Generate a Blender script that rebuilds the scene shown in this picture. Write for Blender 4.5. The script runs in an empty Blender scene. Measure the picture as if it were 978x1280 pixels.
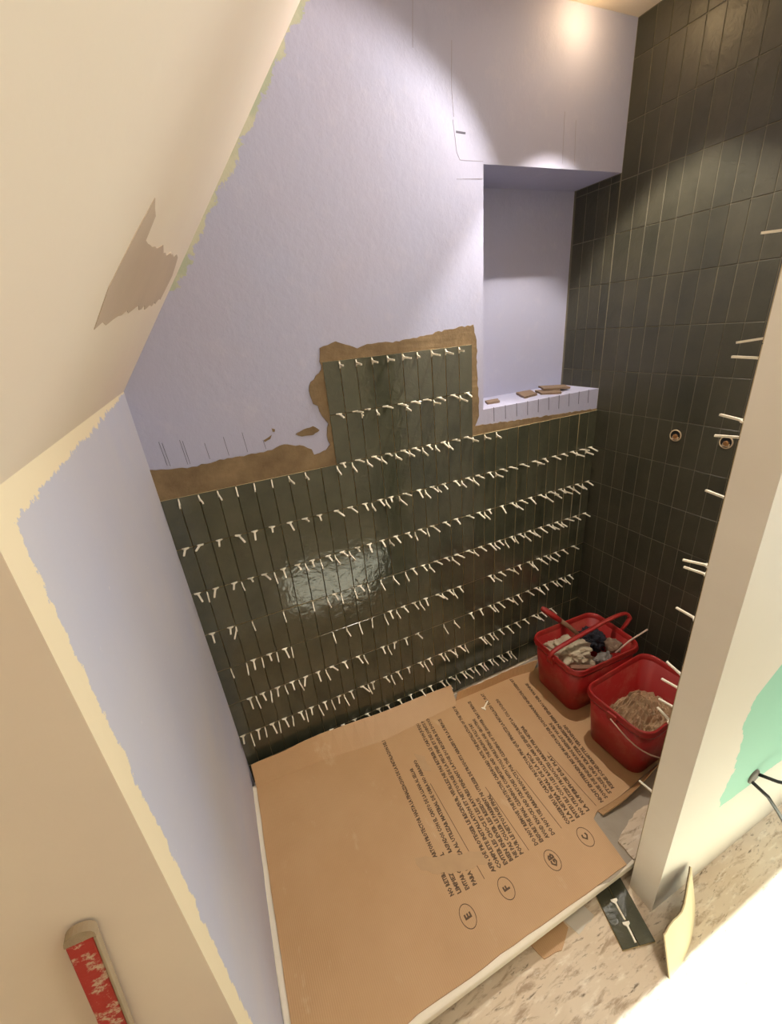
import bpy, bmesh, math, random
from mathutils import Matrix, Vector, Euler, noise

random.seed(7)
S = bpy.context.scene
COL = S.collection
R = math.radians

# ------------------------------------------------------------------ camera
cam_data = bpy.data.cameras.new('camera')
cam_data.sensor_fit = 'VERTICAL'
cam_data.sensor_height = 36.0
cam_data.lens = 528.514 / 1280.0 * 36.0
cam_data.clip_start = 0.02
cam = bpy.data.objects.new('camera', cam_data)
COL.objects.link(cam)
cam.matrix_world = Matrix((
    (0.9049, 0.2386, -0.3526, 0.146),
    (-0.4170, 0.3300, -0.8469, -1.630),
    (-0.0857, 0.9133, 0.3981, 2.035),
    (0, 0, 0, 1)))
S.camera = cam

# ------------------------------------------------------------------ view, world
S.view_settings.view_transform = 'Standard'
S.view_settings.look = 'None'
S.view_settings.gamma = 1.0
S.view_settings.use_curve_mapping = False
S.view_settings.exposure = 0.1

world = bpy.data.worlds.new('sky')
S.world = world
world.use_nodes = True
bg = world.node_tree.nodes['Background']
bg.inputs['Color'].default_value = (0.80, 0.90, 1.0, 1)
bg.inputs['Strength'].default_value = 0.6

# ------------------------------------------------------------------ large lights
def area(name, loc, rot, sx, sy, power, color):
    l = bpy.data.lights.new(name, 'AREA')
    l.shape = 'RECTANGLE'; l.size = sx; l.size_y = sy
    l.energy = power; l.color = color
    o = bpy.data.objects.new(name, l); COL.objects.link(o)
    o.location = loc; o.rotation_euler = rot
    return o
# cool fill light, added outside the added tall window at the right end
area('window_fill_light', (3.52, -1.72, 1.15), (0, R(90), 0), 2.0, 0.70, 28, (0.86, 0.97, 1.0))
# warm fill light, added under the added ceiling lamp
area('room_fill_light', (1.15, -1.72, 3.02), (0, 0, 0), 0.35, 0.35, 15, (1.0, 0.91, 0.80))
# sun falling through the added roof light onto the floor outside the shower
sun = bpy.data.lights.new('sun', 'SUN'); sun.energy = 22; sun.angle = R(0.6); sun.color = (0.78, 0.95, 1.0)
sun_o = bpy.data.objects.new('sun', sun); COL.objects.link(sun_o)
sun_o.location = (2, -4, 5); sun_o.rotation_euler = Vector((-.10, .25, -1)).to_track_quat('-Z', 'Y').to_euler()

# ------------------------------------------------------------------ node helpers
def lin(r, g, b):
    f = lambda c: (c/255/12.92) if c/255 <= 0.04045 else ((c/255+0.055)/1.055)**2.4
    return (f(r), f(g), f(b), 1.0)

class NT:
    def __init__(self, name):
        self.m = bpy.data.materials.new(name); self.m.use_nodes = True
        self.t = self.m.node_tree; self.n = self.t.nodes
        self.b = self.n['Principled BSDF']
    def node(self, typ, **kw):
        nd = self.n.new(typ)
        for k, v in kw.items():
            if isinstance(k, str) and hasattr(nd, k): setattr(nd, k, v)
        return nd
    def put(self, a, b):
        self.t.links.new(a, b)
    def coord(self, which='Object'):
        return self.node('ShaderNodeTexCoord').outputs[which]
    def math(self, op, a, b=None, c=None, clamp=False):
        nd = self.node('ShaderNodeMath'); nd.operation = op; nd.use_clamp = clamp
        for i, v in enumerate((a, b, c)):
            if v is None: continue
            if isinstance(v, (int, float)): nd.inputs[i].default_value = v
            else: self.put(v, nd.inputs[i])
        return nd.outputs[0]
    def noise(self, scale, detail=4, rough=0.55, vec=None, dist=0.0):
        nd = self.node('ShaderNodeTexNoise')
        nd.inputs['Scale'].default_value = scale; nd.inputs['Detail'].default_value = detail
        nd.inputs['Roughness'].default_value = rough; nd.inputs['Distortion'].default_value = dist
        self.put(vec if vec is not None else self.coord(), nd.inputs['Vector'])
        return nd.outputs['Fac']
    def mapping(self, scale=(1, 1, 1), rot=(0, 0, 0), vec=None):
        nd = self.node('ShaderNodeMapping')
        nd.inputs['Scale'].default_value = scale; nd.inputs['Rotation'].default_value = rot
        self.put(vec if vec is not None else self.coord(), nd.inputs['Vector'])
        return nd.outputs[0]
    def ramp(self, fac, stops):
        nd = self.node('ShaderNodeValToRGB')
        e = nd.color_ramp.elements
        while len(e) < len(stops): e.new(0.5)
        for i, (p, c) in enumerate(stops):
            e[i].position = p; e[i].color = c if isinstance(c, tuple) else (c, c, c, 1)
        self.put(fac, nd.inputs[0])
        return nd.outputs[0]
    def mix(self, fac, a, b):
        nd = self.node('ShaderNodeMix'); nd.data_type = 'RGBA'
        for s, v in ((0, fac), (6, a), (7, b)):
            if isinstance(v, (int, float, tuple)): nd.inputs[s].default_value = v
            else: self.put(v, nd.inputs[s])
        return nd.outputs[2]
    def xyz(self, vec=None):
        nd = self.node('ShaderNodeSeparateXYZ')
        self.put(vec if vec is not None else self.coord(), nd.inputs[0])
        return nd.outputs
    def bump(self, h, strength=0.3, dist=0.01, normal=None):
        nd = self.node('ShaderNodeBump')
        nd.inputs['Strength'].default_value = strength; nd.inputs['Distance'].default_value = dist
        self.put(h, nd.inputs['Height'])
        if normal is not None: self.put(normal, nd.inputs['Normal'])
        return nd.outputs[0]
    def done(self, color=None, rough=0.6, normal=None, metal=0.0, spec=None):
        if color is not None:
            if isinstance(color, tuple): self.b.inputs['Base Color'].default_value = color
            else: self.put(color, self.b.inputs['Base Color'])
        if isinstance(rough, (int, float)): self.b.inputs['Roughness'].default_value = rough
        else: self.put(rough, self.b.inputs['Roughness'])
        self.b.inputs['Metallic'].default_value = metal
        if spec is not None: self.b.inputs['Specular IOR Level'].default_value = spec
        if normal is not None: self.put(normal, self.b.inputs['Normal'])
        return self.m

def plain(name, col, rough=0.6, metal=0.0, bump=0.0, bscale=80, var=0.12):
    t = NT(name)
    n = t.noise(bscale*0.3, 4)
    c = t.mix(t.math('MULTIPLY', n, var*2), col, (col[0]*0.55, col[1]*0.55, col[2]*0.55, 1))
    nm = t.bump(t.noise(bscale, 4), bump, 0.004) if bump else None
    return t.done(c, rough, nm, metal)

LAV = lin(175, 178, 205)
CREAM = lin(238, 222, 188)
M = {}

def mat_backwall():
    t = NT('lavender_primed_plaster')
    x, y, z = t.xyz()
    big = t.noise(1.6, 4); fine = t.noise(14, 6, 0.65)
    c = t.mix(t.ramp(big, [(0.35, 0.0), (0.7, 1.0)]), LAV, lin(178, 176, 198))
    c = t.mix(t.ramp(fine, [(0.55, 0.0), (0.75, 0.35)]), c, lin(194, 192, 208))
    # mint primer left along the junction with the slope
    d = t.math('DIVIDE', t.math('SUBTRACT', t.math('ADD', t.math('MULTIPLY', t.math('ADD', x, 0.061), 1.3287), 1.921), z), 1.663)
    nn = t.noise(22, 5, 0.7)
    lim = t.math('MULTIPLY', t.math('SUBTRACT', nn, 0.36), 0.095)
    m = t.math('MULTIPLY', t.math('LESS_THAN', d, lim), t.math('GREATER_THAN', z, 2.20))
    m2 = t.ramp(t.noise(9, 3), [(0.42, 0.0), (0.55, 1.0)])
    gcol = t.mix(m2, lin(176, 186, 140), lin(206, 204, 160))
    c = t.mix(t.math('MULTIPLY', m, 0.7), c, gcol)
    h = t.math('ADD', t.math('MULTIPLY', t.noise(7, 5, 0.6), 1.0), t.math('MULTIPLY', t.noise(45, 4, 0.6), 0.35))
    tr = t.noise(18, 5, 0.7, t.mapping((1.3, 1, 0.8)))
    h = t.math('ADD', h, t.math('MULTIPLY', tr, 0.4))
    return t.done(c, 0.7, t.bump(h, 0.36, 0.008))
M['lav'] = mat_backwall()

def mat_leftwall():
    t = NT('lavender_wall_with_plaster_bead')
    x, y, z = t.xyz()
    n = t.math('MULTIPLY', t.math('SUBTRACT', t.noise(20, 7, 0.75), 0.5), 0.06)
    a = t.math('LESS_THAN', t.math('ADD', t.math('ADD', y, 1.135), n), 0.052)
    topw = t.math('ADD', 0.006, t.math('MULTIPLY', t.math('MULTIPLY', y, -1.0), 0.032))
    b = t.math('LESS_THAN', t.math('ADD', t.math('SUBTRACT', 1.921, z), n), topw)
    m = t.math('MAXIMUM', a, b)
    base = t.mix(t.ramp(t.noise(2.2, 4), [(0.35, 0.0), (0.7, 1.0)]), lin(190, 191, 209), lin(200, 197, 205))
    sp = t.ramp(t.noise(60, 2), [(0.72, 0.0), (0.76, 0.5)])
    base = t.mix(sp, base, lin(222, 214, 216))
    c = t.mix(m, base, CREAM)
    return t.done(c, 0.65, t.bump(t.noise(12, 6, 0.6), 0.25, 0.006))
M['left'] = mat_leftwall()

def mat_plaster(name, c1, c2, scale=1.8):
    t = NT(name)
    f = t.ramp(t.noise(scale, 5, 0.55, t.mapping((1, 0.5, 1))), [(0.35, 0.0), (0.68, 1.0)])
    c = t.mix(f, c1, c2)
    return t.done(c, 0.68, t.bump(t.noise(9, 6, 0.6), 0.16, 0.006))
M['slope'] = mat_plaster('cream_skim_plaster', lin(240, 227, 205), lin(236, 218, 199))
M['return'] = mat_plaster('beige_skim_plaster', lin(234, 218, 198), lin(226, 209, 192), 2.4)
M['post'] = mat_plaster('white_skim_plaster', lin(242, 235, 223), lin(236, 228, 215), 3.0)
M['patch'] = mat_plaster('damp_pink_plaster', lin(202, 181, 156), lin(194, 173, 150), 8)

def mat_partition():
    t = NT('plasterboard_with_filler')
    x, y, z = t.xyz()
    n = t.math('MULTIPLY', t.math('SUBTRACT', t.noise(6, 5, 0.6), 0.5), 0.16)
    edge = t.math('ADD', 1.45, n)
    a = t.math('GREATER_THAN', x, edge)
    low = t.math('GREATER_THAN', z, t.math('ADD', 0.41, t.math('MULTIPLY', n, 0.3)))
    up = t.math('LESS_THAN', z, t.math('ADD', 1.02, t.math('MULTIPLY', t.math('SUBTRACT', x, 1.53), 0.9)))
    m = t.math('MULTIPLY', t.math('MULTIPLY', a, low), up)
    c = t.mix(m, lin(232, 226, 212), lin(158, 218, 194))
    return t.done(c, 0.65, t.bump(t.noise(10, 5), 0.1, 0.005))
M['part'] = mat_partition()

def mat_mortar():
    t = NT('brown_tile_adhesive')
    c = t.mix(t.ramp(t.noise(9, 6, 0.65), [(0.3, 0.0), (0.72, 1.0)]), lin(108, 88, 62), lin(142, 120, 88))
    ridges = t.noise(26, 3, 0.5, t.mapping((0.4, 1, 2.5)))
    return t.done(c, 0.8, t.bump(t.math('ADD', ridges, t.noise(60, 4)), 0.5, 0.004))
M['mortar'] = mat_mortar()

def mat_glaze(name, c1, c2, haze, r0, r1, bmp, ior):
    t = NT(name)
    inf = t.node('ShaderNodeObjectInfo')
    geo = t.node('ShaderNodeNewGeometry')
    pos = geo.outputs['Position']
    c = t.mix(inf.outputs['Random'], c1, c2)
    cloud = t.noise(4.5, 6, 0.7, pos)
    dust = t.ramp(cloud, [(0.35, 0.0), (0.8, haze)])
    c = t.mix(dust, c, lin(118, 112, 92))
    h = t.math('ADD', t.noise(22, 3, 0.6, pos, 1.2), t.math('MULTIPLY', t.noise(60, 2, 0.5, pos), 0.2))
    rough = t.math('ADD', r0, t.math('MULTIPLY', cloud, r1))
    t.b.inputs['IOR'].default_value = ior
    return t.done(c, rough, t.bump(h, bmp, 0.006))
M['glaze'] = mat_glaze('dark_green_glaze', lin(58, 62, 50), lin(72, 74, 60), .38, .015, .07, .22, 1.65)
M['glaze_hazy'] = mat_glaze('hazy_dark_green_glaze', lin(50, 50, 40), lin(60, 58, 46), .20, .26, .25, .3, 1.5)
M['bisque'] = plain('tile_bisque', lin(190, 170, 126), 0.85, 0, 0.2, 120)
M['bisque_grey'] = plain('grout_smeared_edge', lin(126, 120, 98), 0.85, 0, 0.2, 120)
M['bed'] = plain('joint_bed', lin(96, 84, 62), 0.9, 0, 0.3, 90)
M['bed_grey'] = plain('grouted_joint', lin(120, 114, 96), 0.85, 0, 0.3, 90)

def mat_card():
    t = NT('brown_cardboard')
    n = t.noise(2.4, 5, 0.6)
    c = t.mix(t.ramp(n, [(0.3, 0.0), (0.75, 1.0)]), lin(186, 147, 102), lin(198, 161, 118))
    flute = t.node('ShaderNodeTexWave'); flute.wave_type = 'BANDS'; flute.bands_direction = 'X'
    flute.inputs['Scale'].default_value = 45; flute.inputs['Distortion'].default_value = 0.6
    t.put(t.coord(), flute.inputs['Vector'])
    c = t.mix(t.math('MULTIPLY', flute.outputs['Fac'], 0.07), c, lin(150, 108, 68))
    scuff = t.ramp(t.noise(5, 6, 0.72, t.mapping((1.6, 0.8, 1))), [(0.60, 0.0), (0.74, 0.5)])
    c = t.mix(scuff, c, lin(214, 190, 158))
    return t.done(c, 0.55, t.bump(t.math('ADD', flute.outputs['Fac'], t.noise(6, 4)), 0.12, 0.004))
M['card'] = mat_card()
M['ink'] = plain('brown_black_ink', lin(98, 76, 54), 0.8, 0, 0, 200, 0.25)

def mat_floor(name='speckled_subfloor'):
    t = NT(name)
    base = t.mix(t.ramp(t.noise(3, 5, 0.6), [(0.3, 0.0), (0.7, 1.0)]), lin(206, 184, 154), lin(222, 206, 182))
    st = t.mapping((5, 19, 5), (0, 0, R(-20)))
    f1 = t.ramp(t.noise(2.2, 6, 0.68, st, 0.4), [(0.52, 0.0), (0.66, 0.75)])
    base = t.mix(f1, base, lin(150, 122, 92))
    st2 = t.mapping((8, 34, 8), (0, 0, R(-28)))
    f2 = t.ramp(t.noise(1.9, 5, 0.66, st2, 0.3), [(0.60, 0.0), (0.68, 0.85)])
    base = t.mix(f2, base, lin(98, 78, 58))
    f3 = t.ramp(t.noise(2.6, 5, 0.6, st), [(0.30, 0.7), (0.44, 0.0)])
    base = t.mix(f3, base, lin(238, 228, 208))
    return t.done(base, 0.6, t.bump(t.noise(2.6, 5, 0.62, st), 0.15, 0.004))
M['floor'] = mat_floor()

def mat_red(name, dust):
    t = NT(name)
    d = t.ramp(t.noise(7, 6, 0.7), [(0.48, 0.0), (0.8, dust)])
    c = t.mix(d, lin(150, 28, 24), lin(170, 104, 84))
    return t.done(c, 0.42, t.bump(t.noise(30, 3), 0.06, 0.003))
M['red'] = mat_red('red_plastic', 0.35)
M['red_in'] = mat_red('red_plastic_dusty', 0.75)
M['white_plastic'] = plain('white_spacer_plastic', lin(244, 236, 216), 0.45, 0, 0, 40, 0.04)
M['tray'] = plain('white_tray_acrylic', lin(236, 226, 206), 0.5, 0, 0.1, 30, 0.08)
M['dust_tray'] = plain('dusty_tray_top', lin(176, 164, 146), 0.8, 0, 0.3, 40, 0.35)
M['cloth'] = plain('grey_dusty_cloth', lin(186, 172, 146), 0.9, 0, 0.4, 60, 0.2)
M['dark'] = plain('navy_dark_rag', lin(34, 36, 44), 0.9, 0, 0.4, 60, 0.2)
M['wood'] = plain('grubby_wood', lin(134, 98, 72), 0.7, 0, 0.2, 60, 0.2)
M['stick'] = plain('pale_stick', lin(206, 176, 156), 0.6, 0, 0, 60, 0.1)
M['chip'] = plain('brown_tile_body', lin(134, 112, 92), 0.85, 0, 0.5, 90, 0.25)
M['rubble'] = plain('dried_mortar', lin(186, 158, 122), 0.95, 0, 0.8, 70, 0.35)
M['pencil'] = plain('pencil_line', lin(96, 94, 110), 0.8, 0, 0, 60, 0.1)
M['brass'] = plain('brass', lin(200, 150, 100), 0.35, 0.9, 0.1, 60, 0.2)
M['brass_dull'] = plain('dull_fitting', lin(206, 184, 150), 0.6, 0.1, 0.2, 60, 0.2)
M['hole_shade'] = plain('hole_shade_black', lin(16, 14, 12), 0.95)  # near-black that paints the shade inside the pipe holes
M['cable'] = plain('black_cable', lin(24, 30, 28), 0.45, 0, 0, 60, 0.1)
M['grey'] = plain('grey_plastic', lin(118, 112, 104), 0.6, 0, 0.1, 60, 0.15)
M['offcut'] = plain('cream_board_face', lin(232, 216, 172), 0.6, 0, 0.05, 30, 0.05)
M['offcut_edge'] = plain('dark_board_back', lin(112, 92, 66), 0.8, 0, 0.2, 60, 0.1)
M['paper'] = plain('white_paper', lin(214, 206, 192), 0.8, 0, 0.1, 20, 0.1)
M['base_grey'] = plain('plinth_grey', lin(110, 100, 86), 0.9, 0, 0.2, 40, 0.15)  # grey-brown of the tray's base block
M['frame'] = plain('added_window_frame', lin(236, 236, 230), 0.45, 0, 0, 20, 0.04)
M['trim_white'] = plain('white_lamp_trim', lin(240, 236, 226), 0.4, 0, 0, 20, 0.03)
def mat_level():
    t = NT('red_paint_crusted_with_plaster')
    f = t.ramp(t.noise(48, 6, 0.75), [(0.52, 0.0), (0.60, 0.9)])
    c = t.mix(f, lin(176, 46, 38), lin(206, 184, 156))
    return t.done(c, 0.55, t.bump(t.noise(40, 4), 0.4, 0.004))
M['level'] = mat_level()
M['level_cap'] = plain('plaster_crust', lin(178, 156, 126), 0.85, 0, 0.6, 60, 0.35)
def mat_emit(name, col, k):
    t = NT(name); t.b.inputs['Base Color'].default_value = col
    t.b.inputs['Emission Color'].default_value = col; t.b.inputs['Emission Strength'].default_value = k
    return t.m
M['lamp'] = mat_emit('lamp_lens', (1.0, 0.82, 0.58, 1), 8)
def mat_pane():
    m = bpy.data.materials.new('added_window_pane'); m.use_nodes = True
    nt = m.node_tree; n = nt.nodes; n.clear()
    out = n.new('ShaderNodeOutputMaterial'); mx = n.new('ShaderNodeMixShader')
    tr = n.new('ShaderNodeBsdfTransparent'); gl = n.new('ShaderNodeBsdfGlossy')
    gl.inputs['Roughness'].default_value = 0.02; mx.inputs[0].default_value = 0.06
    nt.links.new(tr.outputs[0], mx.inputs[1]); nt.links.new(gl.outputs[0], mx.inputs[2]); nt.links.new(mx.outputs[0], out.inputs[0])
    return m
M['pane'] = mat_pane()

# ------------------------------------------------------------------ mesh helpers
def link(name, mesh, parent=None, loc=None, rot=None):
    o = bpy.data.objects.new(name, mesh)
    COL.objects.link(o)
    if parent is not None: o.parent = parent
    if loc is not None: o.location = loc
    if rot is not None: o.rotation_euler = rot
    return o

def mesh_of(bm, name, mats, smooth=False, recalc=True):
    if recalc: bmesh.ops.recalc_face_normals(bm, faces=bm.faces)
    me = bpy.data.meshes.new(name)
    bm.to_mesh(me); bm.free()
    for m in (mats if isinstance(mats, (list, tuple)) else [mats]): me.materials.append(m)
    if smooth:
        for p in me.polygons: p.use_smooth = True
    return me

def obj(name, bm, mats, parent=None, loc=None, rot=None, smooth=False, recalc=True):
    return link(name, mesh_of(bm, name, mats, smooth, recalc), parent, loc, rot)

def thing(name, label, cat, loc=(0, 0, 0), rotz=0.0, group=None):
    o = bpy.data.objects.new(name, None); COL.objects.link(o)
    o.empty_display_size = 0.05
    o.location = loc; o.rotation_euler = (0, 0, rotz)
    return tag(o, label, cat, group)

def tag(o, label, cat, group=None, kind=None):
    o['label'] = label; o['category'] = cat
    if group: o['group'] = group
    if kind: o['kind'] = kind
    return o

def box(bm, x0, x1, y0, y1, z0, z1, bevel=0.0, mat=0):
    r = bmesh.ops.create_cube(bm, size=1.0)
    vs = r['verts']
    for v in vs:
        v.co = Vector((x0 + (v.co.x+.5)*(x1-x0), y0 + (v.co.y+.5)*(y1-y0), z0 + (v.co.z+.5)*(z1-z0)))
    fs = {f for v in vs for f in v.link_faces}
    for f in fs: f.material_index = mat
    if bevel:
        es = list({e for v in vs for e in v.link_edges})
        bmesh.ops.bevel(bm, geom=es, offset=bevel, segments=2, affect='EDGES', profile=0.5)
    return bm

def poly(bm, pts, mat=0):
    f = bm.faces.new([bm.verts.new(p) for p in pts]); f.material_index = mat
    return f

def prism(pts2, to3, d0, d1):
    """closed slab: outline pts2 (u,v) swept from depth d0 to d1; to3(u,v,d) -> xyz"""
    bm = bmesh.new()
    a = [bm.verts.new(to3(u, v, d0)) for u, v in pts2]
    b = [bm.verts.new(to3(u, v, d1)) for u, v in pts2]
    n = len(a)
    bm.faces.new(a); bm.faces.new(list(reversed(b)))
    for i in range(n): bm.faces.new((a[i], b[i], b[(i+1) % n], a[(i+1) % n]))
    bm.normal_update()
    bmesh.ops.triangulate(bm, faces=[f for f in bm.faces if len(f.verts) > 4], ngon_method='EAR_CLIP')
    return bm

def ragged(pts, amp, step, seed=0, closed=True):
    out = []; n = len(pts)
    rng = random.Random(seed)
    for i in range(n if closed else n-1):
        a = Vector(pts[i]); b = Vector(pts[(i+1) % n]); L = (b-a).length
        k = max(1, int(L/step)); nrm = Vector((-(b-a).y, (b-a).x)).normalized() if L > 1e-6 else Vector((0, 0))
        for j in range(k):
            p = a.lerp(b, j/k)
            if j > 0: p = p + nrm*rng.uniform(-amp, amp)
            out.append((p.x, p.y))
    if not closed: out.append(pts[-1])
    return out

def tube(bm, pts, r, seg=8, close=False, flat=1.0):
    pts = [Vector(p) for p in pts]; rings = []
    rr = r if isinstance(r, (list, tuple)) else [r]*len(pts)
    up = Vector((0.13, 0.21, 0.97)).normalized()
    for i, p in enumerate(pts):
        t = (pts[min(i+1, len(pts)-1)] - pts[max(i-1, 0)]).normalized()
        s = t.cross(up).normalized(); u = s.cross(t).normalized()
        rings.append([bm.verts.new(p + s*math.cos(2*math.pi*k/seg)*rr[i] + u*math.sin(2*math.pi*k/seg)*rr[i]*flat) for k in range(seg)])
    for a, b in zip(rings, rings[1:]):
        for k in range(seg): bm.faces.new((a[k], a[(k+1) % seg], b[(k+1) % seg], b[k]))
    bm.faces.new(list(reversed(rings[0]))); bm.faces.new(rings[-1])
    return bm

def lathe(bm, prof, seg=24):
    rings = []
    for r, z in prof:
        rings.append([bm.verts.new((r*math.cos(2*math.pi*k/seg), r*math.sin(2*math.pi*k/seg), z)) for k in range(seg)])
    for a, b in zip(rings, rings[1:]):
        for k in range(seg): bm.faces.new((a[k], a[(k+1) % seg], b[(k+1) % seg], b[k]))
    bm.faces.new(list(reversed(rings[0]))); bm.faces.new(rings[-1])
    return bm

def lump(name, mat, loc, scale, seed, amp=0.35, freq=2.2, sub=4, parent=None, rot=(0, 0, 0)):
    bm = bmesh.new()
    bmesh.ops.create_icosphere(bm, subdivisions=sub, radius=1.0)
    off = Vector((seed*7.3, seed*3.1, seed*1.7))
    for v in bm.verts:
        p = v.co.copy()
        n = noise.noise(p*freq+off) + 0.5*abs(noise.noise(p*freq*2.3+off))*2 - 0.4 + 0.25*noise.noise(p*freq*5+off)
        v.co = p*(1+amp*n)
        v.co = Vector((v.co.x*scale[0], v.co.y*scale[1], v.co.z*scale[2]))
    return obj(name, bm, mat, parent, loc, rot, smooth=True)

def structure(name, bm, mats, label, cat, **kw):
    o = obj(name, bm, mats, None, **kw)
    return tag(o, label, cat, kind='structure')

# ------------------------------------------------------------------ dimensions (metres)
XL, XR = -0.061, 2.072          # faces of left wall and tiled right wall
WY = 0.012                      # painted face of the back wall (tiles stand proud of it)
ZT = 1.54                       # top line of the main tiled field
P, RW = 0.067, 0.20004          # tile pitch across and up
CZ = 3.065                      # flat ceiling
NX, NZ0, NZ1, ND = 1.340, 1.650, 2.570, 0.276   # niche
TRAY = 0.098                    # tray top
PX, PY0, PY1 = 1.205, -1.200, -1.110            # partition end and faces
LY = -1.135                     # front corner of the left wall
SL = 1.3287                     # slope of the attic ceiling

def slope_z(x): return 1.921 + SL*(x - XL)
XS = XL + (CZ-1.921)/SL

# ------------------------------------------------------------------ setting
bm = bmesh.new()
poly(bm, [(-1.7, -3.6, 0), (3.4, -3.6, 0), (3.4, ND, 0), (-1.7, ND, 0)])
floor = structure('floor', bm, M['floor'], 'beige speckled chipboard subfloor', 'floor')

bm = bmesh.new()   # back wall with the recessed niche
poly(bm, [(XL-.02, WY, 0), (NX, WY, 0), (NX, WY, CZ), (XS, WY, CZ), (XL-.02, WY, slope_z(XL-.02))])
poly(bm, [(NX, WY, 0), (XR+.02, WY, 0), (XR+.02, WY, NZ0), (NX, WY, NZ0)])
poly(bm, [(NX, WY, NZ1), (XR+.02, WY, NZ1), (XR+.02, WY, CZ), (NX, WY, CZ)])
poly(bm, [(NX, ND, NZ0), (XR+.02, ND, NZ0), (XR+.02, ND, NZ1), (NX, ND, NZ1)])
poly(bm, [(NX, WY, NZ0), (NX, ND, NZ0), (NX, ND, NZ1), (NX, WY, NZ1)])
poly(bm, [(NX, WY, NZ1), (NX, ND, NZ1), (XR+.02, ND, NZ1), (XR+.02, WY, NZ1)])
poly(bm, [(NX, WY, NZ0), (NX, ND, NZ0), (XR+.02, ND, NZ0), (XR+.02, WY, NZ0)])
wall_back = structure('wall_back', bm, M['lav'], 'lavender primed back wall with niche and dark green tiled lower half', 'wall', recalc=False)

bm = bmesh.new()
poly(bm, [(XR+.0025, ND+.02, 0), (XR+.0025, PY1, 0), (XR+.0025, PY1, CZ), (XR+.0025, ND+.02, CZ)])
wall_right = structure('wall_right', bm, M['bed_grey'], 'dark green tiled right wall of the shower', 'wall')

bm = bmesh.new()   # left knee wall, a little out of plumb
A = [(-.050, WY, 0), (-.080, LY, 0), (-.062, LY, 1.921+.001), (XL, WY, 1.921)]
n_ = 6
poly(bm, A)
bmesh.ops.subdivide_edges(bm, edges=bm.edges[:], cuts=3, use_grid_fill=True)
wall_left = structure('wall_left', bm, M['left'], 'pale lavender knee wall under the sloping ceiling', 'wall')

bm = bmesh.new()
poly(bm, [(-.080, LY, 0), (-1.55, LY, 0), (-1.55, LY, .02), (-.062, LY, 1.921)])
structure('wall_left_return', bm, M['return'], 'beige skimmed wall facing the room left of the shower', 'wall')

bm = bmesh.new()
ridge = 0.0
poly(bm, [(XL-.03, WY+.001, slope_z(XL-.03)), (XS, WY+.001, CZ), (XS, -3.6, CZ), (XL-.03, -3.6, slope_z(XL-.03))])
poly(bm, [(XL-.03, LY, slope_z(XL-.03)), (-1.52, LY, slope_z(-1.52)), (-1.52, -3.6, slope_z(-1.52)), (XL-.03, -3.6, slope_z(XL-.03))])
ceil_slope = structure('ceiling_slope', bm, M['slope'], 'cream skimmed sloping attic ceiling', 'ceiling')

bm = bmesh.new()   # flat ceiling with an added, unseen roof light opening sized for the sun patch
kx0, kx1, ky0, ky1 = 0.80, 2.60, -2.66, -2.107
for x0, x1, y0, y1 in ((XS, 3.4, ky1, ND+.02), (XS, 3.4, -3.6, ky0), (XS, kx0, ky0, ky1), (kx1, 3.4, ky0, ky1)):
    poly(bm, [(x0, y1, CZ), (x1, y1, CZ), (x1, y0, CZ), (x0, y0, CZ)])
structure('ceiling', bm, M['slope'], 'flat cream ceiling above the shower', 'ceiling')

bm = bmesh.new()   # partition: skimmed end and shower face, plasterboard face to the room
box(bm, PX, 3.4, PY0, PY1, 0, CZ)
bm.normal_update()
for f in bm.faces:
    f.material_index = 1 if f.normal.y < -0.5 else 0
wall_part = structure('wall_partition', bm, [M['post'], M['part']], 'white plastered partition end beside the shower opening', 'wall')

bm = bmesh.new()
poly(bm, [(-1.6, -3.6, 0), (3.4, -3.6, 0), (3.4, -3.6, CZ), (XS, -3.6, CZ), (-1.52, -3.6, 0.02)])
structure('wall_rear', bm, M['return'], 'plain beige wall behind the viewer', 'wall')

bm = bmesh.new()   # right end wall with an opening for the added, unseen tall window
wy0, wy1, wz0, wz1 = -2.10, -1.34, 0.12, 2.18
X = 3.4
for a in [((-3.6, 0), (wy0, CZ)), ((wy1, 0), (PY0, CZ)), ((wy0, 0), (wy1, wz0)), ((wy0, wz1), (wy1, CZ))]:
    (y0, z0), (y1, z1) = a
    poly(bm, [(X, y0, z0), (X, y1, z0), (X, y1, z1), (X, y0, z1)])
structure('wall_far_right', bm, M['return'], 'beige end wall of the room around the added tall window', 'wall')
bm = bmesh.new()
for a in [(wy0, wy0+.05, wz0, wz1), (wy1-.05, wy1, wz0, wz1), (wy0+.05, wy1-.05, wz0, wz0+.06), (wy0+.05, wy1-.05, wz1-.05, wz1)]:
    box(bm, X-.02, X+.05, *a)
win = structure('added_window', bm, M['frame'], 'added tall white framed window at the right end of the room', 'window')  # unseen window, added to bring cool light in from the right
bm = bmesh.new(); box(bm, X+.012, X+.018, wy0+.05, wy1-.05, wz0+.06, wz1-.05)
obj('pane', bm, M['pane'], win)
bm = bmesh.new()
for a in ((kx0, kx1, ky0-.03, ky0), (kx0, kx1, ky1, ky1+.03), (kx0-.03, kx0, ky0-.03, ky1+.03), (kx1, kx1+.03, ky0-.03, ky1+.03)):
    box(bm, *a, CZ-.012, CZ+.05)
win2 = structure('added_roof_light', bm, M['frame'], 'added white framed roof light in the flat ceiling', 'window')  # unseen roof light, added to let the sun reach the floor
bm = bmesh.new(); box(bm, kx0, kx1, ky0, ky1, CZ+.02, CZ+.026)
obj('pane', bm, M['pane'], win2)

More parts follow.
